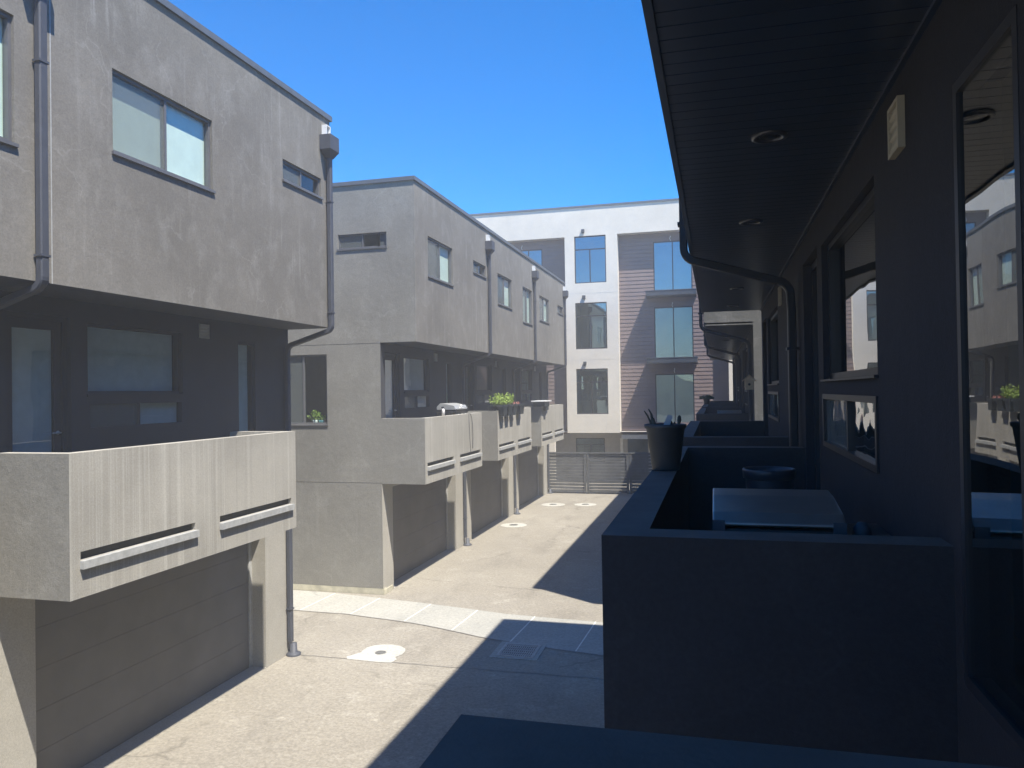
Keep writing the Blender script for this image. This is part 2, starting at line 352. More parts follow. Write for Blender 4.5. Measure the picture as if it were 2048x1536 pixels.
# ------------------------------------------------------------------ a townhouse
LEN_L = 5.68
BX, BY = .83, 1.01      # overhang of the top storey and of the balcony
def house(side, s, length, label, group, w3, side_end=None, far_end=None, s_balc=(0, 4.13), slit=(4.22, 4.66), ds_u=5.52,
          ptop=-.53, door_glass='glass', l2blind='blind_b', dark=False, gar='garage', near_det=True, l2tint=True, garage_u=(.56, 4.88), end_open=0):
    left = side == 'L'
    if left: P = lambda u, d, z: (-7.04 + d, s + u, z + G)
    else: P = lambda u, d, z: (.65 - d, s - u, z + G)
    rt = thing('townhouse', P(length / 2, -4, -G), label, 'house', group)
    UZ, TZ, DK, BB = 1.12, 4.60, -1.35, -1.95
    back = -9.0
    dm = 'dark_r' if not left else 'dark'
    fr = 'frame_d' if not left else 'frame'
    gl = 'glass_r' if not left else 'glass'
    # --- top storey
    m = MB(); m.holes(P, 0, length, UZ, TZ, [w[:4] for w in w3], BX, .10)
    m.build('upper_wall', 'box' if left else 'box_r', rt)
    for w in w3:
        big = w[3] - w[2] > .5; mid = (w[0] + w[1]) / 2 + (.02 if big else 0)
        bl = []
        if w[4] == 'both': bl = [(w[0] + .03, mid, w[2] + .03, w[3] - .02), (mid, w[1] - .006, w[2] + .03, w[3] - .02)]
        elif w[4] == 'right': bl = [(mid + .25 * (w[1] - mid), w[1] - .02, w[2] + .03, w[3] - .02)]
        elif w[4] == 'all': bl = [(w[0] + .005, w[1] - .005, w[2] + .03, w[3] - .02)]
        window(P, rt, *w[:4], BX - .045, fmat='frame', mull=(mid,), blinds=bl, screens=(0,) if left else (), sill=.075, fd=.05)
    # --- room linings
    m = MB()
    for (z0, z1, dd) in ((UZ + .05, TZ - .1, BX - .13), (DK + .02, UZ - .05, -.14)):
        a, b, c = .06, length - .06, dd - .72
        m.quad(P(a, c, z0), P(b, c, z0), P(b, c, z1), P(a, c, z1)); m.quad(P(a, c, z0), P(b, c, z0), P(b, dd, z0), P(a, dd, z0))
        m.quad(P(a, c, z1), P(b, c, z1), P(b, dd, z1), P(a, dd, z1)); m.quad(P(a, c, z0), P(a, dd, z0), P(a, dd, z1), P(a, c, z1))
        m.quad(P(b, c, z0), P(b, dd, z0), P(b, dd, z1), P(b, c, z1))
    m.build('interior_wall', 'room', rt)
    # --- roof
    m = MB(); m.pbox(P, .004, length - .004, back + .004, BX - .004, TZ - .06, TZ - .002); m.build('roof', 'coping', rt)
    m = MB(); m.pbox(P, .101 if side_end or (left and abs(s - 15.46) < .01) else 0, length - (.101 if far_end else 0), BX - .12, BX + .035, TZ, TZ + .085)
    m.build('coping', 'coping', rt)
    # --- soffit of the overhang, real boards with open joints
    m = MB()
    if left: m.pbox(P, .004, length - .004, .002, BX - .003, UZ - .0, UZ + .05)
    else:
        pitch = .095; k = 0
        while k * pitch < length:
            a, b = k * pitch, min(length, (k + 1) * pitch)
            z = UZ
            m.pbox(P, a + .0025, b - .0025, 0, BX - .02, z, z + .02); k += 1
        m.pbox(P, 0, length, 0, BX - .02, UZ + .022, UZ + .05)
        m.pbox(P, 0, length, BX - .022, BX + .006, UZ - .012, UZ + .06)   # edge trim
        m.pbox(P, 0, length, 0, .02, UZ - .014, UZ - .001)
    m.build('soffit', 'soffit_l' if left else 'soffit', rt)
    if not left:
        for uu in (length - 2.54, length - 4.35):
            c = P(uu, .40, UZ)
            m = MB(); m.lathe((c[0], c[1], c[2] - .014), [(.078, .014), (.078, .004), (.062, 0), (.052, .004), (.05, .013)], 28)
            dl = m.build('downlight', 'downlight', rt)
            m = MB(); m.lathe((c[0], c[1], c[2] - .004), [(.05, 0), (.03, -.003), (.0001, -.004)], 20); m.build('lens', 'lens', dl)
    # --- recessed storey
    door = (.24, 1.06, DK, .92)
    W = (1.28, 2.93, .05, .88); Lw = (1.28, 2.93, -.36, -.04); S = (slit[0], slit[1], -.82, .83)
    if left: W = (1.3, 2.95, .05, .88); Lw = (1.3, 2.95, -.37, -.04)
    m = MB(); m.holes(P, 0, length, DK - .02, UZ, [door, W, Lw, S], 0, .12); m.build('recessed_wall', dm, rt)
    m = MB(); f = .055; dd = -.1
    a, b, c, e = door
    m.pbox(P, a, a + f, dd - .03, dd + .04, c, e); m.pbox(P, b - f, b, dd - .03, dd + .04, c, e); m.pbox(P, a + f, b - f, dd - .03, dd + .04, e - f, e)
    m.pbox(P, a + f, a + f + .09, dd - .02, dd + .01, c + .03, e - f); m.pbox(P, b - f - .09, b - f, dd - .02, dd + .01, c + .03, e - f)
    m.pbox(P, a + f + .09, b - f - .09, dd - .02, dd + .01, c + .03, c + .25); m.pbox(P, a + f + .09, b - f - .09, dd - .02, dd + .01, e - f - .1, e - f)
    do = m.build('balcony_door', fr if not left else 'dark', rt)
    g = MB(); g.quad(P(a + .145, dd - .005, c + .25), P(b - .145, dd - .005, c + .25), P(b - .145, dd - .005, e - .155), P(a + .145, dd - .005, e - .155)); g.build('pane', gl, do)
    if left and l2blind:
        g = MB(); g.quad(P(a + .145, dd - .03, c + .25), P(b - .145, dd - .03, c + .25), P(b - .145, dd - .03, e - .155), P(a + .145, dd - .03, e - .155)); g.build('shade', l2blind, do)
    g = MB(); hu = b - f - .045 if left else b - f - .045
    g.tube([P(hu, dd + .01, -.38), P(hu, dd + .05, -.38), P(hu - .11, dd + .055, -.38)], .009, 8); g.tube([P(hu, dd + .008, -.38), P(hu, dd + .014, -.38)], .024, 14)
    g.build('handle', 'galv' if left else 'frame_d', do)
    bl = [(W[0] + .05, W[1] - .05, W[2] + .03, W[3] - .03)] if l2blind and left else []
    window(P, rt, *W, -.07 if left else -.05, fmat=dm if left else fr, gmat=gl, blinds=bl, bmat='blind_b', sill=.09 if left else .068, fd=.05)
    mid = (Lw[0] + Lw[1]) / 2
    window(P, rt, *Lw, -.02, fmat='frame_d' if not left else dm, gmat=gl if left else 'glass_v', mull=(mid,), fd=.06, proud=.03 if not left else .02, pin=.002 if not left else .018, fw=.03,
           blinds=[(mid + .02, Lw[1] - .03, Lw[2] + .03, Lw[3] - .03)] if bl else [], bmat='blind_b', screens=(0,))
    window(P, rt, *S, -.05 if left else -.004, fmat=dm if left else fr, gmat=gl, fd=.05, fw=.03, pin=.018 if left else .003, proud=.012 if left else .006, blinds=[(S[0] + .04, S[1] - .04, S[2] + .03, S[3] - .03)] if bl else [], bmat='blind_b')
    louvre(P, rt, 3.3 if left else 3.32, 3.5 if left else 3.48, .83, 1.01 if not left else 1.03, 0, 'vent_g' if left else 'vent')
    # --- balcony
    b0, b1 = s_balc; t = .14
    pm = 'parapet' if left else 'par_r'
    m = MB(); slots = [(b0 + .13, b0 + 1.85, -1.585, -1.50), (b0 + 2.32, b0 + 4.0 if b1 - b0 > 4.05 else b1 - .12, -1.585, -1.50)]
    m.holes(P, b0, b1, BB, ptop, slots, BY, .06)
    t0, t1 = b0 + t, b1 - t
    Q = lambda u, d: P(u, d, 0)[:2]
    def z(p, zz): return (p[0], p[1], zz + G)
    # inner faces
    for (u, dlo, dhi) in ((t0, 0, BY - t), (t1, 0, BY - t)): m.quad(P(u, dlo, DK), P(u, dhi, DK), P(u, dhi, ptop), P(u, dlo, ptop))
    m.quad(P(t0, BY - t, DK), P(t1, BY - t, DK), P(t1, BY - t, ptop), P(t0, BY - t, ptop))
    # cap
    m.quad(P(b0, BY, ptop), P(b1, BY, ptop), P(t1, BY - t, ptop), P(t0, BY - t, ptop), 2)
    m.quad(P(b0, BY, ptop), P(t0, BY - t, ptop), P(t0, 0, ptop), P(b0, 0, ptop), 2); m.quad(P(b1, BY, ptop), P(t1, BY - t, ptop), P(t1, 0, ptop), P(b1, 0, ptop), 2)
    # underside
    m.quad(P(b0, 0, BB), P(b1, 0, BB), P(b1, BY, BB), P(b0, BY, BB))
    if not (left and abs(s - 15.46) < .01): m.quad(P(b0, 0, BB), P(b0, BY, BB), P(b0, BY, ptop), P(b0, 0, ptop), 1)
    m.quad(P(b1, 0, BB), P(b1, BY, BB), P(b1, BY, ptop), P(b1, 0, ptop), 1)
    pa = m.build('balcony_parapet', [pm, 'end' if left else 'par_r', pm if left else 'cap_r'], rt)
    if near_det:
        for (a, b, c, e) in slots:
            m = MB(); m.pbox(P, a, b, BY - .06, BY - .055, c, e); so = m.build('slot', 'slot', pa)
            m = MB(); m.pbox(P, a - .01, b + .01, BY + .002, BY + .05, -1.667, -1.587); m.pbox(P, a - .01, b + .01, BY - .05, BY + .002, -1.6, -1.587)
            m.build('drip_ledge', 'galv' if left else 'pipe_d', pa)
    m = MB(); m.pbox(P, t0 + .001, t1 - .001, .001, BY - t - .001, DK - .08, DK); m.build('deck', 'dark_r', rt)
    # --- garage storey
    g0, g1 = garage_u
    ge = (g0, g1, -G, -2.08)
    m = MB(); m.holes(P, 0, length, -G + .004, DK - .02, [(g0, g1, -G + .004, -2.08)], 0, .27)
    m.build('garage_wall', 'pillar', rt)
    m = MB(); n = 5; h = (ge[3] + G) / n
    for k in range(n):
        m.pbox(P, g0, g1, -.33, -.27, -G + k * h + (.0025 if k else .012), -G + (k + 1) * h - .0015)
    m.pbox(P, g0, g1, -.35, -.335, -G, ge[3])
    gd = m.build('garage_door', gar, rt)
    m = MB()
    m.pbox(P, g1 - .075, g1, -.268, -.245, -G + .01, ge[3]); m.pbox(P, g0, g0 + .075, -.268, -.245, -G + .01, ge[3]); m.pbox(P, g0 + .075, g1 - .075, -.268, -.25, ge[3] - .06, ge[3])
    m.build('weather_strip', 'galv' if left else 'dark_r', gd)
    # --- rear and ends
    m = MB()
    m.quad(P(0, back, -G), P(length, back, -G), P(length, back, TZ - .06), P(0, back, TZ - .06))
    if side_end != 'start': pass
    m.build('rear_wall', 'end' if left else 'end_r', rt)
    def endwall(u, sgn, openings=()):
        m = MB(); E = lambda a, dd, zz: P(u + dd * sgn, a, zz)       # a: depth axis, dd: outwards
        m.holes(E, back, 0, -G + (.13 if openings else .004), TZ, list(openings), 0, .1)
        m.quad(E(0, 0, UZ), E(BX, 0, UZ), E(BX, 0, TZ), E(0, 0, TZ))
        m.quad(E(0, 0, BB), E(BY if sgn < 0 else 0, 0, BB), E(BY if sgn < 0 else 0, 0, ptop), E(0, 0, ptop)) if sgn < 0 and b0 < .01 else None
        m.build('end_wall', 'end' if left else 'end_r', rt)
        m = MB(); m.pbox(lambda a, dd, zz: E(a, dd, zz), back, BX + .035, -.1, .035, TZ, TZ + .085); m.build('coping', 'coping', rt)
        return E
    if side_end: E = endwall(0, -1, side_end if isinstance(side_end, tuple) else ())
    if far_end: endwall(length, 1)
    # --- downspout
    pi = 'pipe' if left else 'pipe_d'
    upv = Vector((0, 1, 0)); q = ds_u
    dsx = BX + .055
    m = MB()
    arc = [P(q, dsx, 4.05), P(q, dsx, 1.16)]
    for k in range(1, 6):
        an = k / 5 * R_(72); arc.append(P(q, dsx - .11 * (1 - math.cos(an)), 1.16 - .11 * math.sin(an)))
    arc += [P(q, .17, .86)]
    for k in range(1, 6):
        an = k / 5 * R_(72); arc.append(P(q, .17 - .11 * math.sin(an), .86 - .02 * k / 5 - .1 * (1 - math.cos(an))))
    arc += [P(q, .055, .62), P(q, .055, DK - .1 if False else -G + .22)]
    m.rpipe(arc, .095 if left else .08, .075 if left else .062, up=upv)
    dp = m.build('downspout', pi, rt, bevel=0)
    for zz in (3.2, 1.35, .3, -3.6):
        m = MB(); m.pbox(P, q - .056, q + .056, (BX + .01) if zz > 1 else .01, (BX + .1) if zz > 1 else .1, zz, zz + .022)
        m.build('strap', pi, dp)
    hq = q - .08 if left else q
    m = MB(); m.add([P(hq - .15, BX + .002, 4.27), P(hq + .15, BX + .002, 4.27), P(hq + .15, BX + .2, 4.27), P(hq - .15, BX + .2, 4.27),
                     P(hq - .15, BX + .002, 4.03), P(hq + .15, BX + .002, 4.03), P(hq + .15, BX + .2, 4.03), P(hq - .15, BX + .2, 4.03),
                     P(q - .05, BX + .002, 3.93), P(q + .05, BX + .002, 3.93), P(q + .05, BX + .1, 3.93), P(q - .05, BX + .1, 3.93)],
                    [(0, 1, 2, 3), (0, 1, 5, 4), (1, 2, 6, 5), (2, 3, 7, 6), (3, 0, 4, 7), (4, 5, 9, 8), (5, 6, 10, 9), (6, 7, 11, 10), (7, 4, 8, 11)])
    m.build('conductor_head', pi, dp)
    m = MB(); m.pbox(P, hq - .07, hq + .07, BX + .002, BX + .09, 4.275, 4.31); m.pbox(P, hq - .07, hq - .055, BX + .002, BX + .09, 4.31, 4.44)
    m.pbox(P, hq + .055, hq + .07, BX + .002, BX + .09, 4.31, 4.44); m.pbox(P, hq - .07, hq + .07, BX + .002, BX + .09, 4.44, 4.455); m.build('scupper', 'white_metal', dp)
    m = MB(); c = P(q, .11, -G)
    m.lathe((c[0], c[1], c[2]), [(.12, .0), (.12, .03), (.09, .05), (.06, .06), (.055, .2), (.0001, .21)], 20); m.build('boot', pi, dp)
    # --- pale control joint at the party wall
    if left and not far_end:
        m = MB(); m.pbox(P, length - .006, length + .006, BX, BX + .003, UZ, TZ - .01); m.build('control_joint', 'galv', rt)
    return rt, P

def W3(kind):
    big = (.80, 2.5, 2.65, 3.55, 'both'); 
    if kind == 'A': return [big, (4.17, 5.33, 3.24, 3.55, 'none')]
    if kind == 'M': return [(.80, 2.48, 2.65, 3.55, 'right'), (4.17, 5.33, 3.24, 3.55, 'none')]
    if kind == 'T': return [(.86, 2.5, 2.65, 3.55, 'right'), (3.94, 5.28, 2.36, 3.55, 'all')]
GL = 'townhouses of the left row'
house('L', .40, LEN_L, 'charcoal stucco townhouse cut by the left edge of the picture, beyond a black downspout', GL, W3('T'))
house('L', 6.08, LEN_L - .04, 'nearest full grey townhouse on the left with pale blinds in its wide upper window', GL, W3('A'), far_end=True)
ends = ((-2.75, -1.25, -.65, .88), (-.96, .2, 3.2, 3.52))
ends = ((-2.85, -1.29, -.65, .88), (-1.06, .2, 3.2, 3.53))
h1, PM1 = house('L', 15.46, LEN_L, 'grey townhouse at the near end of the far left row, with the blank end wall', GL, W3('M'), side_end=None, gar='garage_m')
house('L', 21.14, LEN_L, 'middle townhouse of the far left row, with leafy planters on its parapet', GL, W3('T'), l2blind=None, gar='garage_m')
house('L', 26.82, LEN_L, 'last townhouse of the far left row, next to the slatted gate', GL, W3('M'), far_end=True, l2blind=None, gar='garage_m')
# end wall of the far left row (faces the camera), part of its first house
m = MB(); E = lambda a, dd, zz: (a, 15.46 - dd, zz + G)
hopper = (-8.02, -6.86, 3.21, 3.53); bigw = (-9.75, -8.33, -.65, .90)
m.holes(E, -16, -7.04, -4.22, 4.6, [bigw, (-8.02, -7.04, 3.21, 3.53)], 0, .1)
m.holes(E, -7.04, -6.21, 1.12, 4.6, [(-7.04, -6.86, 3.21, 3.53)], 0, .1)
m.quad(E(-7.04, 0, -1.95), E(-6.03, 0, -1.95), E(-6.03, 0, -.53), E(-7.04, 0, -.53))
m.build('end_wall', 'end', h1)
m = MB(); m.box(-16, -6.175, 15.425, 15.56, 4.6 + G, 4.685 + G); m.build('coping', 'coping', h1)
m = MB(); m.box(-16, -7.03, 15.462, 15.6, .004, .139); m.box(-7.17, -7.02, 15.48, 15.92, .004, .11); m.build('foundation_skirt', 'skirt', h1)
m = MB()
for zz in (1.115, -1.93): m.box(-16, -7.04, 15.456, 15.4605, zz + G, zz + .012 + G)
m.build('control_joint', 'end', h1)
window(E, h1, *hopper, -.045, mull=(-7.44,), screens=(0,), sill=.07, fw=.03)
window(E, h1, *bigw, -.045, mull=(-8.93,), screens=(0,), sill=.07, fw=.035)
m = MB(); a, b, c, e, z0, z1 = -9.9, -8.0, 15.58, 17.2, -.85, 1.05
m.quad((a, e, z0 + G), (b, e, z0 + G), (b, e, z1 + G), (a, e, z1 + G)); m.quad((a, c, z0 + G), (a, e, z0 + G), (a, e, z1 + G), (a, c, z1 + G))
m.quad((b, c, z0 + G), (b, e, z0 + G), (b, e, z1 + G), (b, c, z1 + G)); m.quad((a, c, z0 + G), (b, c, z0 + G), (b, e, z0 + G), (a, e, z0 + G)); m.quad((a, c, z1 + G), (b, c, z1 + G), (b, e, z1 + G), (a, e, z1 + G))
m.build('interior_wall', 'room', h1)
m = MB(); m.box(-9.8, -8.3, 15.565, 15.72, -.67 + G, -.645 + G); m.build('window_shelf', 'cream', h1)

GR = 'townhouses of the right row'
SR = dict(slit=(4.03, 4.5), ds_u=5.06, s_balc=(0, 3.95), ptop=-.46, garage_u=(.5, 4.4))
house('R', 1.05, 5.15, 'dark townhouse on the right the camera looks out from, its parapet cap at the bottom', GR, W3('A')[:1], **SR)
house('R', 6.40, 5.35, 'dark townhouse on the right with the steel grill on its balcony and tall glossy window', GR, W3('A')[:1], **{**SR, 'ds_u': 5.14})
house('R', 11.55, 5.15, 'second dark townhouse along the right, with the birdhouse on its parapet', GR, W3('A')[:1], far_end='n', side_end='x', **SR)
for e_, lb in ((19.75, 'first right townhouse past the gap, its pale end wall lit by sun'), (25.45, 'middle right townhouse past the gap, with a dark green potted plant on its parapet'), (31.15, 'last right townhouse past the gap, near the white building')):
    house('R', e_, 5.7, lb, GR, W3('A')[:1], far_end=True if e_ == 19.75 else None, side_end='x' if e_ > 31 else None, **{**SR, 'slit': (4.2, 4.7), 'ds_u': 5.5, 's_balc': (.3, 5.0)})

# ------------------------------------------------------------------ ground
m = MB(); m.quad((-118, -118, 0), (118, -118, 0), (118, 118, 0), (-118, 118, 0)); tag(m.build('driveway', 'drive'), kind='structure')
m = MB(); n = 90
ring = []
for k in range(n + 1):
    a = R_(180 + 200 * k / n - 10); d = 78
    h = 5.6 + 2.2 * math.sin(k * .21) + 1.2 * math.sin(k * .63 + 1) + .5 * math.sin(k * 1.7)
    ring.append((d * math.cos(a), d * math.sin(a), h))
for j in range(len(ring) - 1):
    a, b = ring[j], ring[j + 1]
    A = [(a[0] * .8, a[1] * .8, -.2), (a[0] * .9, a[1] * .9, a[2] * .55), a, (a[0] * 1.34, a[1] * 1.34, a[2] * .9)]
    B_ = [(b[0] * .8, b[1] * .8, -.2), (b[0] * .9, b[1] * .9, b[2] * .55), b, (b[0] * 1.34, b[1] * 1.34, b[2] * .9)]
    for q in range(3): m.quad(A[q], B_[q], B_[q + 1], A[q + 1])
tag(m.build('hills', 'hill'), kind='structure')
near = [(-16, 14.2), (-9.5, 14.1), (-8.44, 14.02), (-7.2, 13.98), (-5.7, 13.71), (-4.8, 13.42), (-3.98, 13.1), (-2.9, 12.85), (-1.83, 12.65), (0, 12.5), (9, 12.4)]
far = [(-16, 15.44), (-9.5, 15.44), (-8.44, 15.42), (-7.2, 15.24), (-5.9, 15.02), (-4.9, 14.82), (-4.08, 14.63), (-3.0, 14.53), (-2.13, 14.47), (0, 14.4), (9, 14.3)]
m = MB(); zc = .004
for i in range(len(near) - 1): m.quad(near[i] + (zc,), near[i + 1] + (zc,), far[i + 1] + (zc,), far[i] + (zc,))
def lerp_y(line, x):
    for (a, b), (c, d) in zip(line, line[1:]):
        if a <= x <= c: return b + (d - b) * (x - a) / (c - a)
for x in (-9.3, -8.18, -7.04, -5.8, -4.72, -3.5, -2.3, -1.1):
    a, b = (x - .04, lerp_y(near, x - .04) + .01), (x + .04, lerp_y(far, x + .04) - .01)
    m.quad((a[0] - .012, a[1], .008), (a[0] + .012, a[1], .008), (b[0] + .012, b[1], .008), (b[0] - .012, b[1], .008), 1)
tag(m.build('walkway', ['walk', 'jointw']), kind='structure')
def strip(pts, w, mb, z=.005, mi=0):
    for (a, b) in zip(pts, pts[1:]):
        d = (Vector(b) - Vector(a)).normalized(); n = Vector((-d.y, d.x)) * w / 2
        mb.quad((a[0] - n.x, a[1] - n.y, z), (b[0] - n.x, b[1] - n.y, z), (b[0] + n.x, b[1] + n.y, z), (a[0] + n.x, a[1] + n.y, z), mi)
m = MB()
pts = [(-7.0 + k * .25, 11.62 + random.uniform(-.012, .012)) for k in range(30)]; strip(pts, .022, m)
pts = [(x, lerp_y(near, x) - .02 + random.uniform(-.012, .012)) for x in [-9 + .3 * k for k in range(27)]]; strip(pts, .022, m, .0105)
tag(m.build('driveway_joints', 'joint'), kind='structure')

def cover(cx, cy, label, pts=None, r=.45, cr=.1):
    t = thing('drain_cover', (cx, cy, 0), label, 'drain cover', 'round drain covers in pale concrete collars')
    m = MB()
    if pts is None: pts = [(cx + r * math.cos(k / 28 * 6.283) * random.uniform(.97, 1.03), cy + r * math.sin(k / 28 * 6.283) * random.uniform(.97, 1.03)) for k in range(28)]
    n = len(pts); m.add([(p[0], p[1], .006) for p in pts] + [(cx, cy, .013)], [(k, (k + 1) % n, n) for k in range(n)])
    m.build('concrete_collar', 'patch', t)
    m = MB(); m.lathe((cx, cy, .010), [(cr * 1.12, 0), (cr * 1.12, .008), (cr, .008)], 28); m.lathe((cx, cy, .010), [(cr, .006), (.0001, .006)], 28)
    for k in range(-4, 5):
        w = math.sqrt(max(0, cr * cr - (k * cr / 5) ** 2)) * .9; m.box(cx - w, cx + w, cy + k * cr / 5 - .005, cy + k * cr / 5 + .005, .017, .023)
    m.build('iron_cover', 'iron', t)
px = [(-5.95, 11.60), (-5.35, 11.57), (-5.16, 11.59), (-5.13, 11.75), (-5.20, 11.85), (-5.14, 12.0), (-5.15, 12.15), (-5.2, 12.28), (-5.32, 12.38), (-5.48, 12.43), (-5.65, 12.41), (-5.79, 12.33), (-5.87, 12.2), (-5.88, 12.05), (-5.86, 11.95), (-5.94, 11.8), (-6.0, 11.7)]
cover(-5.52, 11.98, 'round drain cover in an irregular pale concrete patch, nearest on the driveway', px, cr=.085)
cover(-6.46, 24.4, 'round drain cover in a pale ring beside the middle garage doors', None, .43, .13)
cover(-6.12, 29.1, 'pale ringed drain cover near the gate, the one closer to the garages', None, .46, .13)
cover(-4.9, 29.3, 'pale ringed drain cover near the gate, the right of the pair', None, .42, .13)
t = thing('storm_grate', (-3.27, 12.58, 0), 'square slotted iron storm grate lying in the shadow beside the walkway', 'grate')
m = MB(); m.box(-3.68, -2.88, 12.18, 12.98, .002, .012); m.build('concrete_surround', 'walk', t)
m = MB()
m.box(-3.58, -2.96, 12.26, 12.29, .0125, .024); m.box(-3.58, -2.96, 12.87, 12.9, .0125, .024); m.box(-3.58, -3.55, 12.29, 12.87, .0125, .024); m.box(-2.99, -2.96, 12.29, 12.87, .0125, .024)
for k in range(16): m.box(-3.545 + k * .0355, -3.529 + k * .0355, 12.29, 12.87, .0125, .022)
for k in range(5): m.box(-3.55, -2.99, 12.36 + k * .11, 12.372 + k * .11, .0125, .0235)
m.build('bars', 'galv', t)
m = MB(); m.box(-3.58, -2.96, 12.26, 12.9, .0121, .0124); m.build('pit', 'slot', t)

# ------------------------------------------------------------------ slatted fence / gate
FY = 32.42
def fence(x0, x1, label, cat, name, dirt=0):
    t = thing(name, ((x0 + x1) / 2, FY, 0), label, cat, 'slatted panels closing the driveway')
    m = MB(); z = .06; k = 0
    while z < 1.68:
        h = .115 + random.uniform(-.004, .004)
        tilt = random.uniform(-.006, .006)
        m.add([(x0 + .05, FY - .012, z + tilt), (x1 - .05, FY - .012, z - tilt), (x1 - .05, FY + .012, z - tilt), (x0 + .05, FY + .012, z + tilt),
               (x0 + .05, FY - .012, z + h + tilt), (x1 - .05, FY - .012, z + h - tilt), (x1 - .05, FY + .012, z + h - tilt), (x0 + .05, FY + .012, z + h + tilt)],
              [(0, 3, 2, 1), (4, 5, 6, 7), (0, 1, 5, 4), (1, 2, 6, 5), (2, 3, 7, 6), (3, 0, 4, 7)])
        z += .132; k += 1
    m.build('slats', 'fence', t)
    for x in (x0, x1 - .1):
        m = MB(); m.box(x, x + .1, FY - .05, FY - .013, .03, 1.70); m.build('post', 'fence', t)
    m = MB(); m.box(x0 - .01, x1 + .01, FY - .06, FY + .04, 1.702, 1.745); m.build('top_rail', 'fence', t)
fence(-7.12, -5.36, 'left grey slatted gate panel, next to the last left garage', 'gate', 'slatted_gate')
fence(-5.34, -3.56, 'middle grey slatted gate panel, mostly in sun with a shadow at its lower right corner', 'gate', 'slatted_gate')
fence(-3.54, -1.7, 'right grey slatted panel in shadow behind the tall plant pot', 'fence', 'slatted_fence')
fence(-1.68, .6, 'short dark slatted panel hidden mostly by the right row', 'fence', 'slatted_fence')

# ------------------------------------------------------------------ white apartment building
WY = 35.5; RC = .48
t = thing('apartment_building', (-3, WY + 5, 0), 'white and brown four storey apartment building closing the far end of the driveway', 'building')
PW = lambda u, d, z: (u, WY - d, z + G)
PB = lambda u, d, z: (u, WY + RC - d, z + G)
wins = [(-6.28, -4.8, 5.02, 7.22), (-6.28, -4.8, 1.95, 4.11), (-6.28, -4.8, -1.08, 1.03)]
m = MB(); m.holes(PW, -6.73, -4.27, -1.95, 7.22 + .0, [w for w in wins], 0, .12)
m.quad(PW(-17, 0, 7.22), PW(9, 0, 7.22), PW(9, 0, 8.55), PW(-17, 0, 8.55))
m.quad(PW(-17, 0, 7.22), PW(9, 0, 7.22), PW(9, -RC, 7.22), PW(-17, -RC, 7.22))
for x in (-6.73, -4.27): m.quad(PW(x, 0, -1.95), PW(x, -RC, -1.95), PW(x, -RC, 7.22), PW(x, 0, 7.22))
m.quad(PW(-6.73, 0, -1.95), PW(-4.27, 0, -1.95), PW(-4.27, -RC - .9, -1.95), PW(-6.73, -RC - .9, -1.95))
m.quad(PW(.58, 0, -2.0), PW(3.0, 0, -2.0), PW(3.0, 0, 7.22), PW(.58, 0, 7.22)); m.quad(PW(.58, 0, -2.0), PW(.58, -RC, -2.0), PW(.58, -RC, 7.22), PW(.58, 0, 7.22))
m.quad(PW(3, 0, -2.0), PW(3, -RC, -2.0), PW(3, -RC, 7.22), PW(3, 0, 7.22))
m.quad(PW(-12.1, 0, -2.0), PW(-9.75, 0, -2.0), PW(-9.75, 0, 7.22), PW(-12.1, 0, 7.22)); m.quad(PW(-9.75, 0, -2.0), PW(-9.75, -RC, -2.0), PW(-9.75, -RC, 7.22), PW(-9.75, 0, 7.22))
m.quad(PW(-17, 0, 8.55), PW(-17, -12, 8.55), PW(-17, -12, -4.3), PW(-17, 0, -2)); m.quad(PW(9, 0, 8.55), PW(9, -12, 8.55), PW(9, -12, -4.3), PW(9, 0, -2))
m.quad(PW(-17, -12, -4.3), PW(9, -12, -4.3), PW(9, -12, 8.55), PW(-17, -12, 8.55))
m.build('white_wall', 'white', t)
m = MB(); m.box(-17.04, 9.04, WY - .04, WY + 12, 8.55 + G, 8.64 + G); m.build('roof', 'coping', t)
m = MB()
for (x, z0, z1) in ((-5.9, -1.95, 7.2), (-4.9, -1.95, -1.1)): m.box(x, x + .008, WY - .003, WY, z0 + G if z0 < -1 and z1 < 0 else -1.94 + G, (-1.09 + G) if z1 > 0 else z1 + G)
for z in (4.55, 1.45): m.box(-6.72, -4.28, WY - .003, WY, z + G, z + .008 + G)
m.box(-6.6, -6.592, WY - .003, WY, 7.2 + G, 8.5 + G)
m.build('control_joint', 'slab_l', t)
def siding(x0, x1, holes):
    m = MB(); pitch = .178; z = -2.02
    m.holes(PB, x0, x1, -2.03, 7.22, holes, -.03, .1)
    while z < 7.2:
        spans = [(x0, x1)]
        for h in holes:
            if h[2] - .02 < z + .09 < h[3] + .02:
                ns = []
                for a, b in spans:
                    if h[0] <= a or h[1] >= b: ns.append((a, b)); continue
                    ns += [(a, h[0]), (h[1], b)]
                spans = ns
        for a, b in spans:
            zz = min(z + pitch - .02, 7.215)
            m.add([PB(a, -.005, z), PB(b, -.005, z), PB(b, -.02, zz), PB(a, -.02, zz), PB(b, -.03, z), PB(a, -.03, z), PB(b, -.03, zz), PB(a, -.03, zz)], [(0, 1, 2, 3), (0, 1, 4, 5), (3, 2, 6, 7)])
        z += pitch
    return m.build('brown_siding', 'siding', t)
sl = [(-2.68, -.94, 4.47, 6.83), (-2.68, -.94, 1.44, 3.80), (-2.68, -.94, -1.54, .72)]
sl2 = [(a - 5.75, b - 5.75, c, e) for a, b, c, e in sl]
siding(-4.27, .58, sl); siding(-9.75, -6.73, [(-9.3, -7.92, c, e) for _, _, c, e in sl])
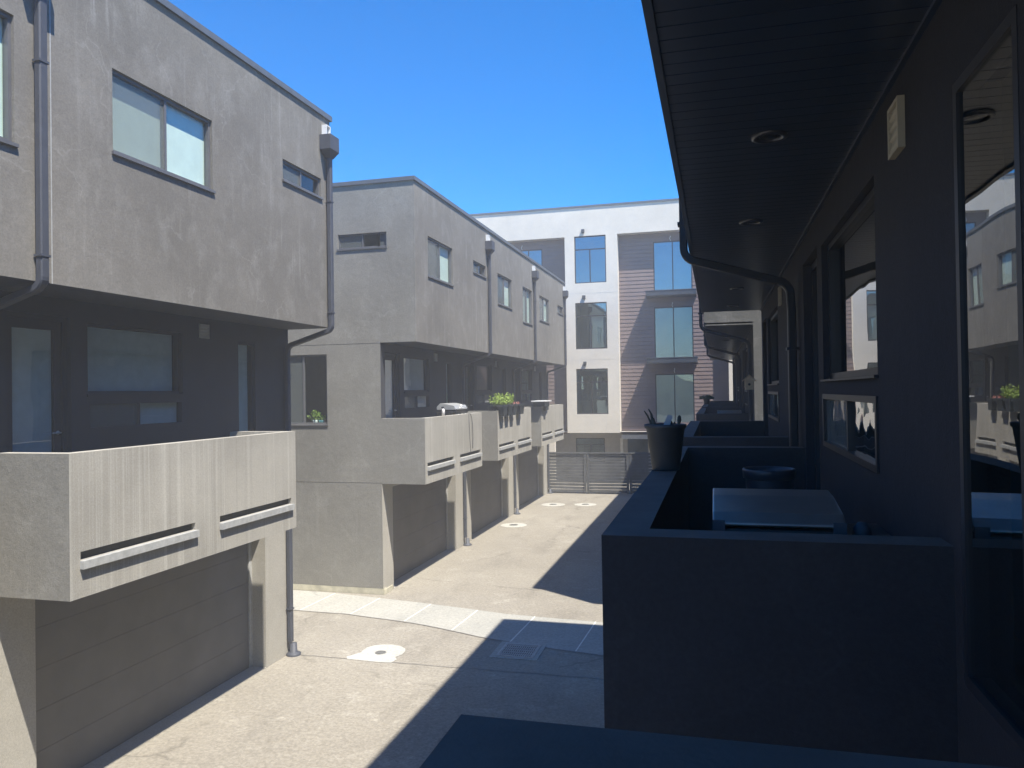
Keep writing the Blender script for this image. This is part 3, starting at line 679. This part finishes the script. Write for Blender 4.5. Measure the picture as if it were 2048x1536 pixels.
for i, w in enumerate(wins):
    window(PW, t, *w, -.08, fmat='frame_d', gmat='glass_w', mull=(-5.56,), trans=(w[3] - .62,), fw=.045, screens=(), blinds=[(-5.5, -4.9, w[2] + .1, w[3] - .7)] if i == 1 else [], bmat='room_l')
for w in sl:
    window(PB, t, *w, -.05, fmat='frame_d', gmat='glass_w' if w[3] > 5 else 'glass_s', mull=((w[0] + w[1]) / 2,), fw=.045, name='sliding_door')
for w in sl: window(PB, t, -9.3, -7.92, w[2], w[3], -.05, fmat='frame_d', gmat='glass_w', mull=(-8.6,), fw=.045, name='sliding_door')
m = MB()
for w in wins + sl + [(-9.3, -7.92, c, e) for _, _, c, e in sl]:
    a, b, z0, z1 = w[0] - .1, w[1] + .1, w[2] - .1, w[3] + .1; y0, y1 = WY + RC + .16, WY + RC + 1.6
    if w in wins: y0 = WY + .13
    m.quad((a, y1, z0 + G), (b, y1, z0 + G), (b, y1, z1 + G), (a, y1, z1 + G))
    for x in (a, b): m.quad((x, y0, z0 + G), (x, y1, z0 + G), (x, y1, z1 + G), (x, y0, z1 + G))
    for z in (z0, z1): m.quad((a, y0, z + G), (b, y0, z + G), (b, y1, z + G), (a, y1, z + G))
m.build('interior_wall', 'room_l', t)
for z in (4.24, 1.21):
    m = MB(); m.pbox(PB, -2.98, -.76, 0, .90, z, z + .22); s_ = m.build('balcony_slab', 'slab', t)
    m = MB(); m.pbox(PB, -3.0, -.74, -.0, .92, z + .22, z + .245); m.build('slab_edge', 'coping', s_)
m = MB(); m.pbox(PB, -4.25, .56, -.9, .30, -2.24, -2.045); m.build('ledge', 'slab_l', t)
for z in (7.38, 4.3, 1.22):
    m = MB(); m.pbox(PW, -5.92, -5.78, 0, .12, z, z + .14); m.pbox(PW, -5.90, -5.80, .01, .1, z - .04, z); m.build('wall_light', 'slab', t)
for x, z in ((-1.9, 7.05), (-1.85, 4.0), (-1.8, .98), (-8.9, 7.05)):
    m = MB(); m.tube([PB(x, .0, z), PB(x + .02, .06, z - .03), PB(x - .02, .08, z - .12), PB(x + .02, .07, z - .22)], .012, 6); m.build('loose_wire', 'cream', t)
# sheltered ground storey
GY = WY + 1.5
PG = lambda u, d, z: (u, GY - d, z + G)
m = MB(); m.holes(PG, -17, 9, -4.36, -1.9, [(-6.62, -5.2, -3.5, -2.28), (-4.12, -3.15, -4.3, -2.3)], 0, .15); m.build('ground_storey_wall', 'ground_wall', t)
window(PG, t, -6.62, -5.2, -3.5, -2.28, -.06, fmat='frame_d', gmat='glass_w', mull=(-5.9,), trans=(-2.6,), fw=.05)
m = MB(); m.pbox(PG, -4.12, -3.15, -.3, -.16, -4.3, -2.3); m.build('doorway', 'room', t)
m = MB(); m.quad(PG(-17, 0, -1.9), PG(9, 0, -1.9), PG(9, 1.5, -1.9), PG(-17, 1.5, -1.9)); m.quad(PG(-7, -.9, -3.6), PG(-5, -.9, -3.6), PG(-5, -.9, -2.2), PG(-7, -.9, -2.2)); m.build('ceiling', 'ground_wall', t)
for x in (-4.38, -3.05, -2.45, -1.6):
    m = MB(); m.pbox(PG, x, x + .12, .5, .62, -4.36, -2.25); m.build('column', 'slab_l', t)
m = MB(); m.box(-8.3, -7.28, 35.2, 35.42, .0, 2.35); m.build('pier', 'white', t)

# ------------------------------------------------------------------ things on balconies and sills
def grill(loc, ang, w, label, lidmat, scale=1, zlid=0):
    t = thing('barbecue_grill', loc, label, 'grill'); t.rotation_euler = (0, 0, ang)
    # local: x along the hood, y front(-) to back(+), z up from the deck ; loc is at deck height
    hz = zlid
    B = lambda mb, name, mat, par, bev=0: mb.build(name, mat, par, base=(0, 0, 0), bevel=bev)
    prof = [(-.25, hz), (-.25, hz + .02), (-.20, hz + .105), (.06, hz + .16), (.17, hz + .16), (.26, hz + .08), (.26, hz)]
    if scale == 1: prof = [(-.25, hz), (-.25, hz + .012), (-.2, hz + .045), (.04, hz + .078), (.2, hz + .085), (.27, hz + .03), (.27, hz)]
    m = MB(); m.extrude(prof, -w / 2, w / 2, lambda p, x: (x, p[0], p[1])); lid = B(m, 'hood', lidmat, t, .008)
    for sx in (-1, 1):
        m = MB(); m.box(sx * (w / 2) - (.0 if sx < 0 else .045), sx * (w / 2) + (.045 if sx < 0 else 0), -.262, -.252, hz - .02, hz + .022)
        B(m, 'bracket', 'pipe', lid)
    m = MB(); m.tube([(-w * .36, -.25, hz + .05), (-w * .36, -.30, hz + .05), (w * .36, -.30, hz + .05), (w * .36, -.25, hz + .05)], .011, 10)
    if zlid and scale == 2: B(m, 'handle', 'steel', lid)
    if scale == 2:
        m = MB(); m.tube([(0, -.215, hz + .075), (0, -.25, hz + .085)], .04, 20); B(m, 'thermometer', 'white_metal', lid)
    m = MB(); m.box(-w / 2 + .01, w / 2 - .01, -.235, .25, hz - .2, hz - .012); B(m, 'firebox', 'black', t, .01)
    for k in range(3):
        m = MB(); m.tube([(-w * .3 + k * w * .3, -.235, hz - .13), (-w * .3 + k * w * .3, -.275, hz - .13)], .022, 14); B(m, 'knob', 'steel', t)
    m = MB(); m.box(-w / 2 + .03, w / 2 - .03, -.2, .22, .1, hz - .202); B(m, 'cabinet', 'black', t, .008)
    for sx in ((-1, 1) if scale == 2 else (1,)):
        m = MB(); m.box(sx * (w / 2 + .1) - .085, sx * (w / 2 + .1) + .085, -.2, .2, hz - .08, hz - .05); B(m, 'side_shelf', 'black', t, .004)
        for sy in (-1, 1):
            m = MB(); m.tube([(sx * (w / 2 - .07) - .012, sy * .16, .05), (sx * (w / 2 - .07) + .012, sy * .16, .05)], .048, 14); B(m, 'wheel', 'black', t)
    return t
DKW = -1.35 + G
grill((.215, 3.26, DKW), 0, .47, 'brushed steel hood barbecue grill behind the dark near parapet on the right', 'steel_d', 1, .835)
grill((-6.5, 18.62, DKW), R_(90), .92, 'silver barbecue grill with a round thermometer on the far left row balcony', 'steel', 2, .93)
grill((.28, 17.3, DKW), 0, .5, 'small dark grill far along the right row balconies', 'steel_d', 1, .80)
# folded cloth beside the near grill
m = MB(); m.lathe((.52, 3.12, -.535 + G), [(.0001, -.06), (.025, -.055), (.035, -.02), (.03, .01), (.014, .028), (.0001, .03)], 14)
tag(m.build('cloth', 'pipe', None, (.52, 3.12, -.6 + G)), 'small crumpled grey cloth at the right end of the near steel grill', 'cloth')

# tall bin
t = thing('waste_bin', (.285, 4.62, DKW), 'round black open-topped bin on the balcony between near grill and far parapet', 'bin')
m = MB(); m.lathe((.285, 4.62, DKW), [(.0001, .0), (.095, .0), (.128, .83), (.128, .86)], 36); m.build('body', 'plastic_d', t)
m = MB(); m.lathe((.285, 4.62, DKW), [(.128, .835), (.142, .84), (.146, .885), (.142, .893), (.132, .893), (.128, .86), (.12, .8), (.1, .4)], 40); m.build('rim', 'plastic_d', t)

# tall plant pot with cacti on the near parapet
pc = (-.283, 4.5, -.46 + G)
t = thing('plant_pot', pc, 'tall dark tapered nursery pot with dry cactus stems on the near parapet', 'plant pot')
m = MB(); m.lathe(pc, [(.0001, .001), (.074, .001), (.078, .006), (.108, .235), (.118, .243), (.12, .262), (.113, .264), (.104, .245), (.1, .225)], 40); m.build('pot', 'plastic', t)
m = MB(); m.lathe(pc, [(.102, .232), (.05, .238), (.0001, .24)], 24); m.build('soil', 'soil', t)
m = MB(); m.tube([(pc[0] - .085, pc[1], pc[2] + .235), (pc[0] - .083, pc[1] + .01, pc[2] + .27), (pc[0] - .1, pc[1] + .01, pc[2] + .31), (pc[0] - .118, pc[1], pc[2] + .34)], [.007, .0065, .005, .003], 8); m.build('cactus_stem', 'cactus', t)
m = MB(); m.tube([(pc[0] - .078, pc[1], pc[2] + .235), (pc[0] - .072, pc[1], pc[2] + .28), (pc[0] - .078, pc[1], pc[2] + .32), (pc[0] - .093, pc[1], pc[2] + .35)], [.011, .009, .006, .003], 8); m.build('cactus_stem', 'cactus', t)
m = MB(); m.tube([(pc[0] - .055, pc[1] - .01, pc[2] + .235), (pc[0] - .06, pc[1] - .01, pc[2] + .262), (pc[0] - .066, pc[1] - .01, pc[2] + .29), (pc[0] - .064, pc[1] - .01, pc[2] + .298)], [.013, .011, .007, .002], 8); m.build('cactus_stem', 'cactus', t)
m = MB(); m.tube([(pc[0] + .03, pc[1], pc[2] + .23), (pc[0] + .03, pc[1], pc[2] + .26), (pc[0] + .026, pc[1], pc[2] + .282), (pc[0] + .026, pc[1], pc[2] + .288)], [.012, .015, .01, .002], 8); m.build('cactus_stem', 'cactus', t)
m = MB(); m.tube([(pc[0] + .05, pc[1], pc[2] + .23), (pc[0] + .052, pc[1], pc[2] + .265), (pc[0] + .052, pc[1], pc[2] + .276)], [.009, .009, .002], 8); m.build('cactus_stem', 'cactus', t)
m = MB(); m.tube([(pc[0] + .066, pc[1], pc[2] + .235), (pc[0] + .076, pc[1], pc[2] + .262), (pc[0] + .079, pc[1], pc[2] + .285), (pc[0] + .08, pc[1], pc[2] + .305), (pc[0] + .08, pc[1], pc[2] + .313)], [.008, .007, .012, .01, .003], 8); m.build('cactus_stem', 'cactus', t)

m = MB(); a = Vector((pc[0] - .0, pc[1] - .03, pc[2] + .235)); b = Vector((pc[0] + .032, pc[1] - .03, pc[2] + .315)); n_ = Vector((.0155, 0, -.006))
y = Vector((0, .002, 0)); m.add([a - n_ - y, a + n_ - y, b + n_ - y, b - n_ - y, a - n_ + y, a + n_ + y, b + n_ + y, b - n_ + y], [(0, 1, 2, 3), (4, 7, 6, 5), (0, 4, 5, 1), (1, 5, 6, 2), (2, 6, 7, 3), (3, 7, 4, 0)])
m.build('plant_tag', 'tag', t)

# birdhouse on a pole
bx, by, bz = .47, 11.62, -.46 + G
bx = .47
t = thing('birdhouse', (bx, by, bz), 'small pale wooden birdhouse with a pitched roof on a thin pole', 'birdhouse')
m = MB(); m.tube([(bx + .02, by, bz), (bx + .012, by, bz + .2), (bx, by, bz + .45)], .008, 8); m.tube([(bx + .02, by, bz), (bx + .02, by, bz + .012)], .03, 12); m.build('pole', 'frame_d', t)
m = MB(); z0 = bz + .45; prof = [(-.055, z0), (.055, z0), (.062, z0 + .03), (.062, z0 + .14), (0, z0 + .2), (-.062, z0 + .14), (-.062, z0 + .03)]
m.extrude(prof, by - .055, by + .055, lambda p, y: (bx + p[0], y, p[1])); body = m.build('box', 'wood', t, bevel=.002)
m = MB(); m.tube([(bx, by - .0555, z0 + .07), (bx, by - .058, z0 + .07)], .018, 16); m.build('entrance_hole', 'black', body)
m = MB(); m.tube([(bx, by - .055, z0 + .035), (bx, by - .085, z0 + .035)], .004, 8); m.box(bx - .06, bx + .06, by - .065, by + .06, z0 - .008, z0 + .002); m.build('perch', 'wood', body)
m = MB()
for s_ in (-1, 1):
    q = [(0, z0 + .212), (s_ * .098, z0 + .122), (s_ * .092, z0 + .112), (0, z0 + .2)]
    m.extrude(q, by - .075, by + .07, lambda p, y: (bx + p[0], y, p[1]))
m.build('roof', 'wood_d', t)

def leaves(mb, c, r, n, size, flat=1.0, up=.4):
    for _ in range(n):
        a = random.uniform(0, 6.283); rr = math.sqrt(random.random())
        p = Vector((c[0] + r[0] * rr * math.cos(a), c[1] + r[1] * rr * math.sin(a), c[2] + r[2] * random.random() * (1.15 - rr * .6)))
        d = Vector((random.uniform(-1, 1), random.uniform(-1, 1), random.uniform(-.2, 1) * up + .3)).normalized()
        s = d.cross(Vector((random.uniform(-1, 1), random.uniform(-1, 1), random.uniform(-1, 1)))).normalized()
        z = size * random.uniform(.6, 1.3); w = z * .28 * flat
        mb.add([p, p + d * z * .5 + s * w, p + d * z, p + d * z * .5 - s * w], [(0, 1, 2, 3)])
# green pot on the far right parapet
pc = (-.27, 24.2, -.46 + G)
t = thing('potted_plant', pc, 'dark green bushy potted plant on a far parapet of the right row', 'potted plant')
m = MB(); m.lathe(pc, [(.0001, 0), (.07, 0), (.1, .16), (.112, .165), (.112, .185), (.1, .185), (.09, .15)], 20); m.build('pot', 'plastic', t)
m = MB(); leaves(m, (pc[0], pc[1], pc[2] + .15), (.2, .2, .1), 420, .07); m.build('foliage', 'leaf_d', t)

# saddle planters over the parapet of the second far-left house
def saddle(y, w, label, plant, group='saddle planters on the parapet'):
    base = (-6.06, y, -.53 + G); t = thing('railing_planter', base, label, 'planter', group)
    m = MB(); z = base[2]
    def tap(x0, x1, y0, y1, za, zb, k):
        cx_, cy_ = (x0 + x1) / 2, (y0 + y1) / 2
        vs = [(cx_ + (x - cx_) * k, cy_ + (yy - cy_) * k, za) for yy in (y0, y1) for x in (x0, x1)] + [(x, yy, zb) for yy in (y0, y1) for x in (x0, x1)]
        m.add(vs, [(0, 2, 3, 1), (4, 5, 7, 6), (0, 1, 5, 4), (2, 6, 7, 3), (0, 4, 6, 2), (1, 3, 7, 5)])
    tap(-6.02, -5.86, y - w / 2, y + w / 2, z - .16, z + .10, .8)      # leg outside the parapet
    tap(-6.33, -6.18, y - w / 2, y + w / 2, z - .12, z + .10, .8)
    m.box(-6.35, -5.84, y - w / 2 - .03, y + w / 2 + .03, z + .1, z + .155)
    m.build('trough', 'plastic', t)
    if plant:
        m = MB()
        if plant == 'leaf':
            for _ in range(46):
                b_ = Vector((-6.1 + random.uniform(-.14, .14), y + random.uniform(-.3, .3), z + .13)); h_ = random.uniform(.1, .36)
                l_ = Vector((random.uniform(-.3, .3), random.uniform(-.35, .35), 1)).normalized()
                m.tube([b_, b_ + l_ * h_], [.004, .0015], 4)
                for q in range(9):
                    p_ = b_ + l_ * h_ * random.uniform(.25, 1.02); leaves(m, p_, (.02, .02, .02), 1, .06, 1.0, 1.2)
        else: leaves(m, (-6.1, y, z + .14), (.16, .2, .08), 60, .05, 1.0, 1.6)
        m.build('foliage', plant, t)
    return t
for y, w, lb, pl in ((21.42, .40, 'first dark saddle planter with bright green shoots, nearest on its parapet', 'leaf'), (21.98, .40, 'second dark saddle planter with bright green shoots, between two like it', 'leaf'),
                 (22.54, .40, 'third dark saddle planter with bright green shoots, next to the sparse one', 'leaf'), (23.4, .50, 'dark saddle planter with sparse reddish flowers, right of the green ones', 'petal')):
    saddle(y, w, lb, pl)
# lone box planter of the third house
base = (-6.06, 27.2, -.53 + G); t = thing('railing_planter', base, 'dark box planter with a white rim alone on the last left parapet', 'planter')
m = MB(); m.box(-6.01, -5.88, 27.1, 27.42, base[2] - .14, base[2] + .05); m.box(-6.3, -5.88, 26.75, 27.55, base[2] + .0, base[2] + .17); m.build('trough', 'plastic', t, bevel=.006)
m = MB(); m.box(-6.34, -5.84, 26.6, 27.75, base[2] + .172, base[2] + .21); m.build('rim', 'white_metal', t)

# bottle and hanging cable on the first far-left balcony
bb = (-6.1, 16.82, -.53 + G); t = thing('spray_bottle', bb, 'small white bottle standing on the parapet beside the silver grill', 'bottle')
m = MB(); m.lathe(bb, [(.0001, 0), (.035, 0), (.037, .12), (.03, .15), (.014, .165), (.014, .18)], 16); m.build('body', 'orange', t)
m = MB(); m.box(bb[0] - .04, bb[0] + .018, bb[1] - .014, bb[1] + .014, bb[2] + .18, bb[2] + .215); m.build('trigger', 'frame_d', t)
m = MB()
m.tube([(-6.3, 18.62, -.50 + G), (-6.1, 18.6, -.515 + G), (-6.02, 18.58, -.52 + G), (-6.005, 18.66, -.62 + G), (-6.0, 18.72, -.85 + G), (-6.005, 18.74, -1.15 + G), (-6.005, 18.72, -1.42 + G)], .008, 6)
m.tube([(-6.3, 18.5, -.50 + G), (-6.02, 18.48, -.52 + G), (-6.008, 18.47, -.8 + G), (-6.004, 18.5, -1.2 + G), (-6.005, 18.55, -1.5 + G)], .006, 6)
tag(m.build('hanging_cable', 'rope', None, (-6.02, 18.58, -1.5 + G)), 'thin dark cable looped over the pale parapet beside the silver grill', 'cable')
m = MB(); m.tube([(-6.3, 18.95, DKW + .0), (-6.32, 18.98, -.38 + G)], .012, 8); m.tube([(-6.32, 18.98, -.38 + G), (-6.36, 19.0, -.25 + G)], .02, 8)
tag(m.build('fishing_rod_stand', 'frame_d', None, (-6.3, 18.95, DKW)), 'dark upright pole at the right end of the silver grill', 'pole')

# pots in the end-wall window
def sillpot(x, r, h, mat, lf, label):
    b_ = (x, 15.64, -.645 + G); t = thing('potted_plant', b_, label, 'potted plant')
    m = MB(); m.lathe(b_, [(.0001, .0), (r * .8, 0), (r, h), (r * .88, h), (r * .8, h * .8)], 20); m.build('pot', mat, t)
    m = MB()
    leaves(m, (x, 15.64, b_[2] + h * .8), lf[0], lf[1], lf[2], 1.6, 1.2); m.build('foliage', 'leaf', t)
sillpot(-8.72, .065, .085, 'cream', ((.14, .05, .22), 60, .09), 'leafy plant in a white pot inside the end-wall window')
sillpot(-8.56, .075, .08, 'teal', ((.09, .05, .09), 14, .09), 'small succulent in a teal bowl inside the end-wall window')

# ------------------------------------------------------------------ volume added to stand in for the veil of lens glare
hm, nt, out = newmat('lens_glare_volume'); pv = N(nt, 'ShaderNodeVolumePrincipled'); pv.inputs['Color'].default_value = (.97, .97, .96, 1)
pv.inputs['Density'].default_value = .0052; pv.inputs['Anisotropy'].default_value = .0
L(nt, pv.outputs[0], out.inputs['Volume'])
m = MB(); m.box(-120, 120, -120, 120, -1.2, 13.6); hz = m.build('glare_veil', hm); tag(hz, kind='stuff')
# ------------------------------------------------------------------ light, sky, camera
SX, SY, SZ = -.422, .300, -1.0
w = bpy.data.worlds.new('World'); SC.world = w; w.use_nodes = True
nt = w.node_tree; bg = nt.nodes['Background']
sky = nt.nodes.new('ShaderNodeTexSky'); sky.sky_type = 'NISHITA'; sky.sun_disc = False
el = math.atan2(1, math.hypot(SX, SY)); az = math.atan2(-SX, -SY)     # direction towards the sun, from +Y clockwise
sky.sun_elevation = el; sky.sun_rotation = az
sky.altitude = 1300; sky.air_density = 1.0; sky.dust_density = .6; sky.ozone_density = 2.2
hs = nt.nodes.new('ShaderNodeHueSaturation'); hs.inputs['Saturation'].default_value = 1.65; hs.inputs['Hue'].default_value = .506; hs.inputs['Value'].default_value = 1.0
nt.links.new(sky.outputs[0], hs.inputs['Color']); nt.links.new(hs.outputs[0], bg.inputs[0]); bg.inputs[1].default_value = .105
ld = bpy.data.lights.new('sun', 'SUN'); ld.energy = 3.7; ld.angle = R_(.53); ld.color = (1, .95, .86)
lo = bpy.data.objects.new('sun', ld); COL.objects.link(lo); lo.location = (10, -10, 30)
lo.rotation_euler = Vector((SX, SY, SZ)).to_track_quat('-Z', 'Y').to_euler()

cd = bpy.data.cameras.new('camera'); cam = bpy.data.objects.new('camera', cd); COL.objects.link(cam); SC.camera = cam
cd.sensor_width = 36; cd.lens = 1540 / 2048 * 36; cd.clip_end = 1000; cd.clip_start = .05
yaw, pitch, roll = math.atan(407 / 1540), R_(.6), -.015
fw = Vector((-math.sin(yaw) * math.cos(pitch), math.cos(yaw) * math.cos(pitch), math.sin(pitch)))
r = Vector((math.cos(yaw), math.sin(yaw), 0)); u = r.cross(fw)
r2 = r * math.cos(roll) + u * math.sin(roll); u2 = u * math.cos(roll) - r * math.sin(roll)
cam.matrix_world = Matrix(((r2.x, u2.x, -fw.x, 0), (r2.y, u2.y, -fw.y, 0), (r2.z, u2.z, -fw.z, G), (0, 0, 0, 1)))
SC.view_settings.view_transform = 'Standard'; SC.view_settings.look = 'None'; SC.view_settings.exposure = 1.4; SC.view_settings.gamma = 1
SC.cycles.max_bounces = 8; SC.cycles.volume_bounces = 1; SC.cycles.diffuse_bounces = 4; SC.cycles.transparent_max_bounces = 12
SC.cycles.caustics_reflective = False; SC.cycles.caustics_refractive = False
SC.cycles.use_denoising = True
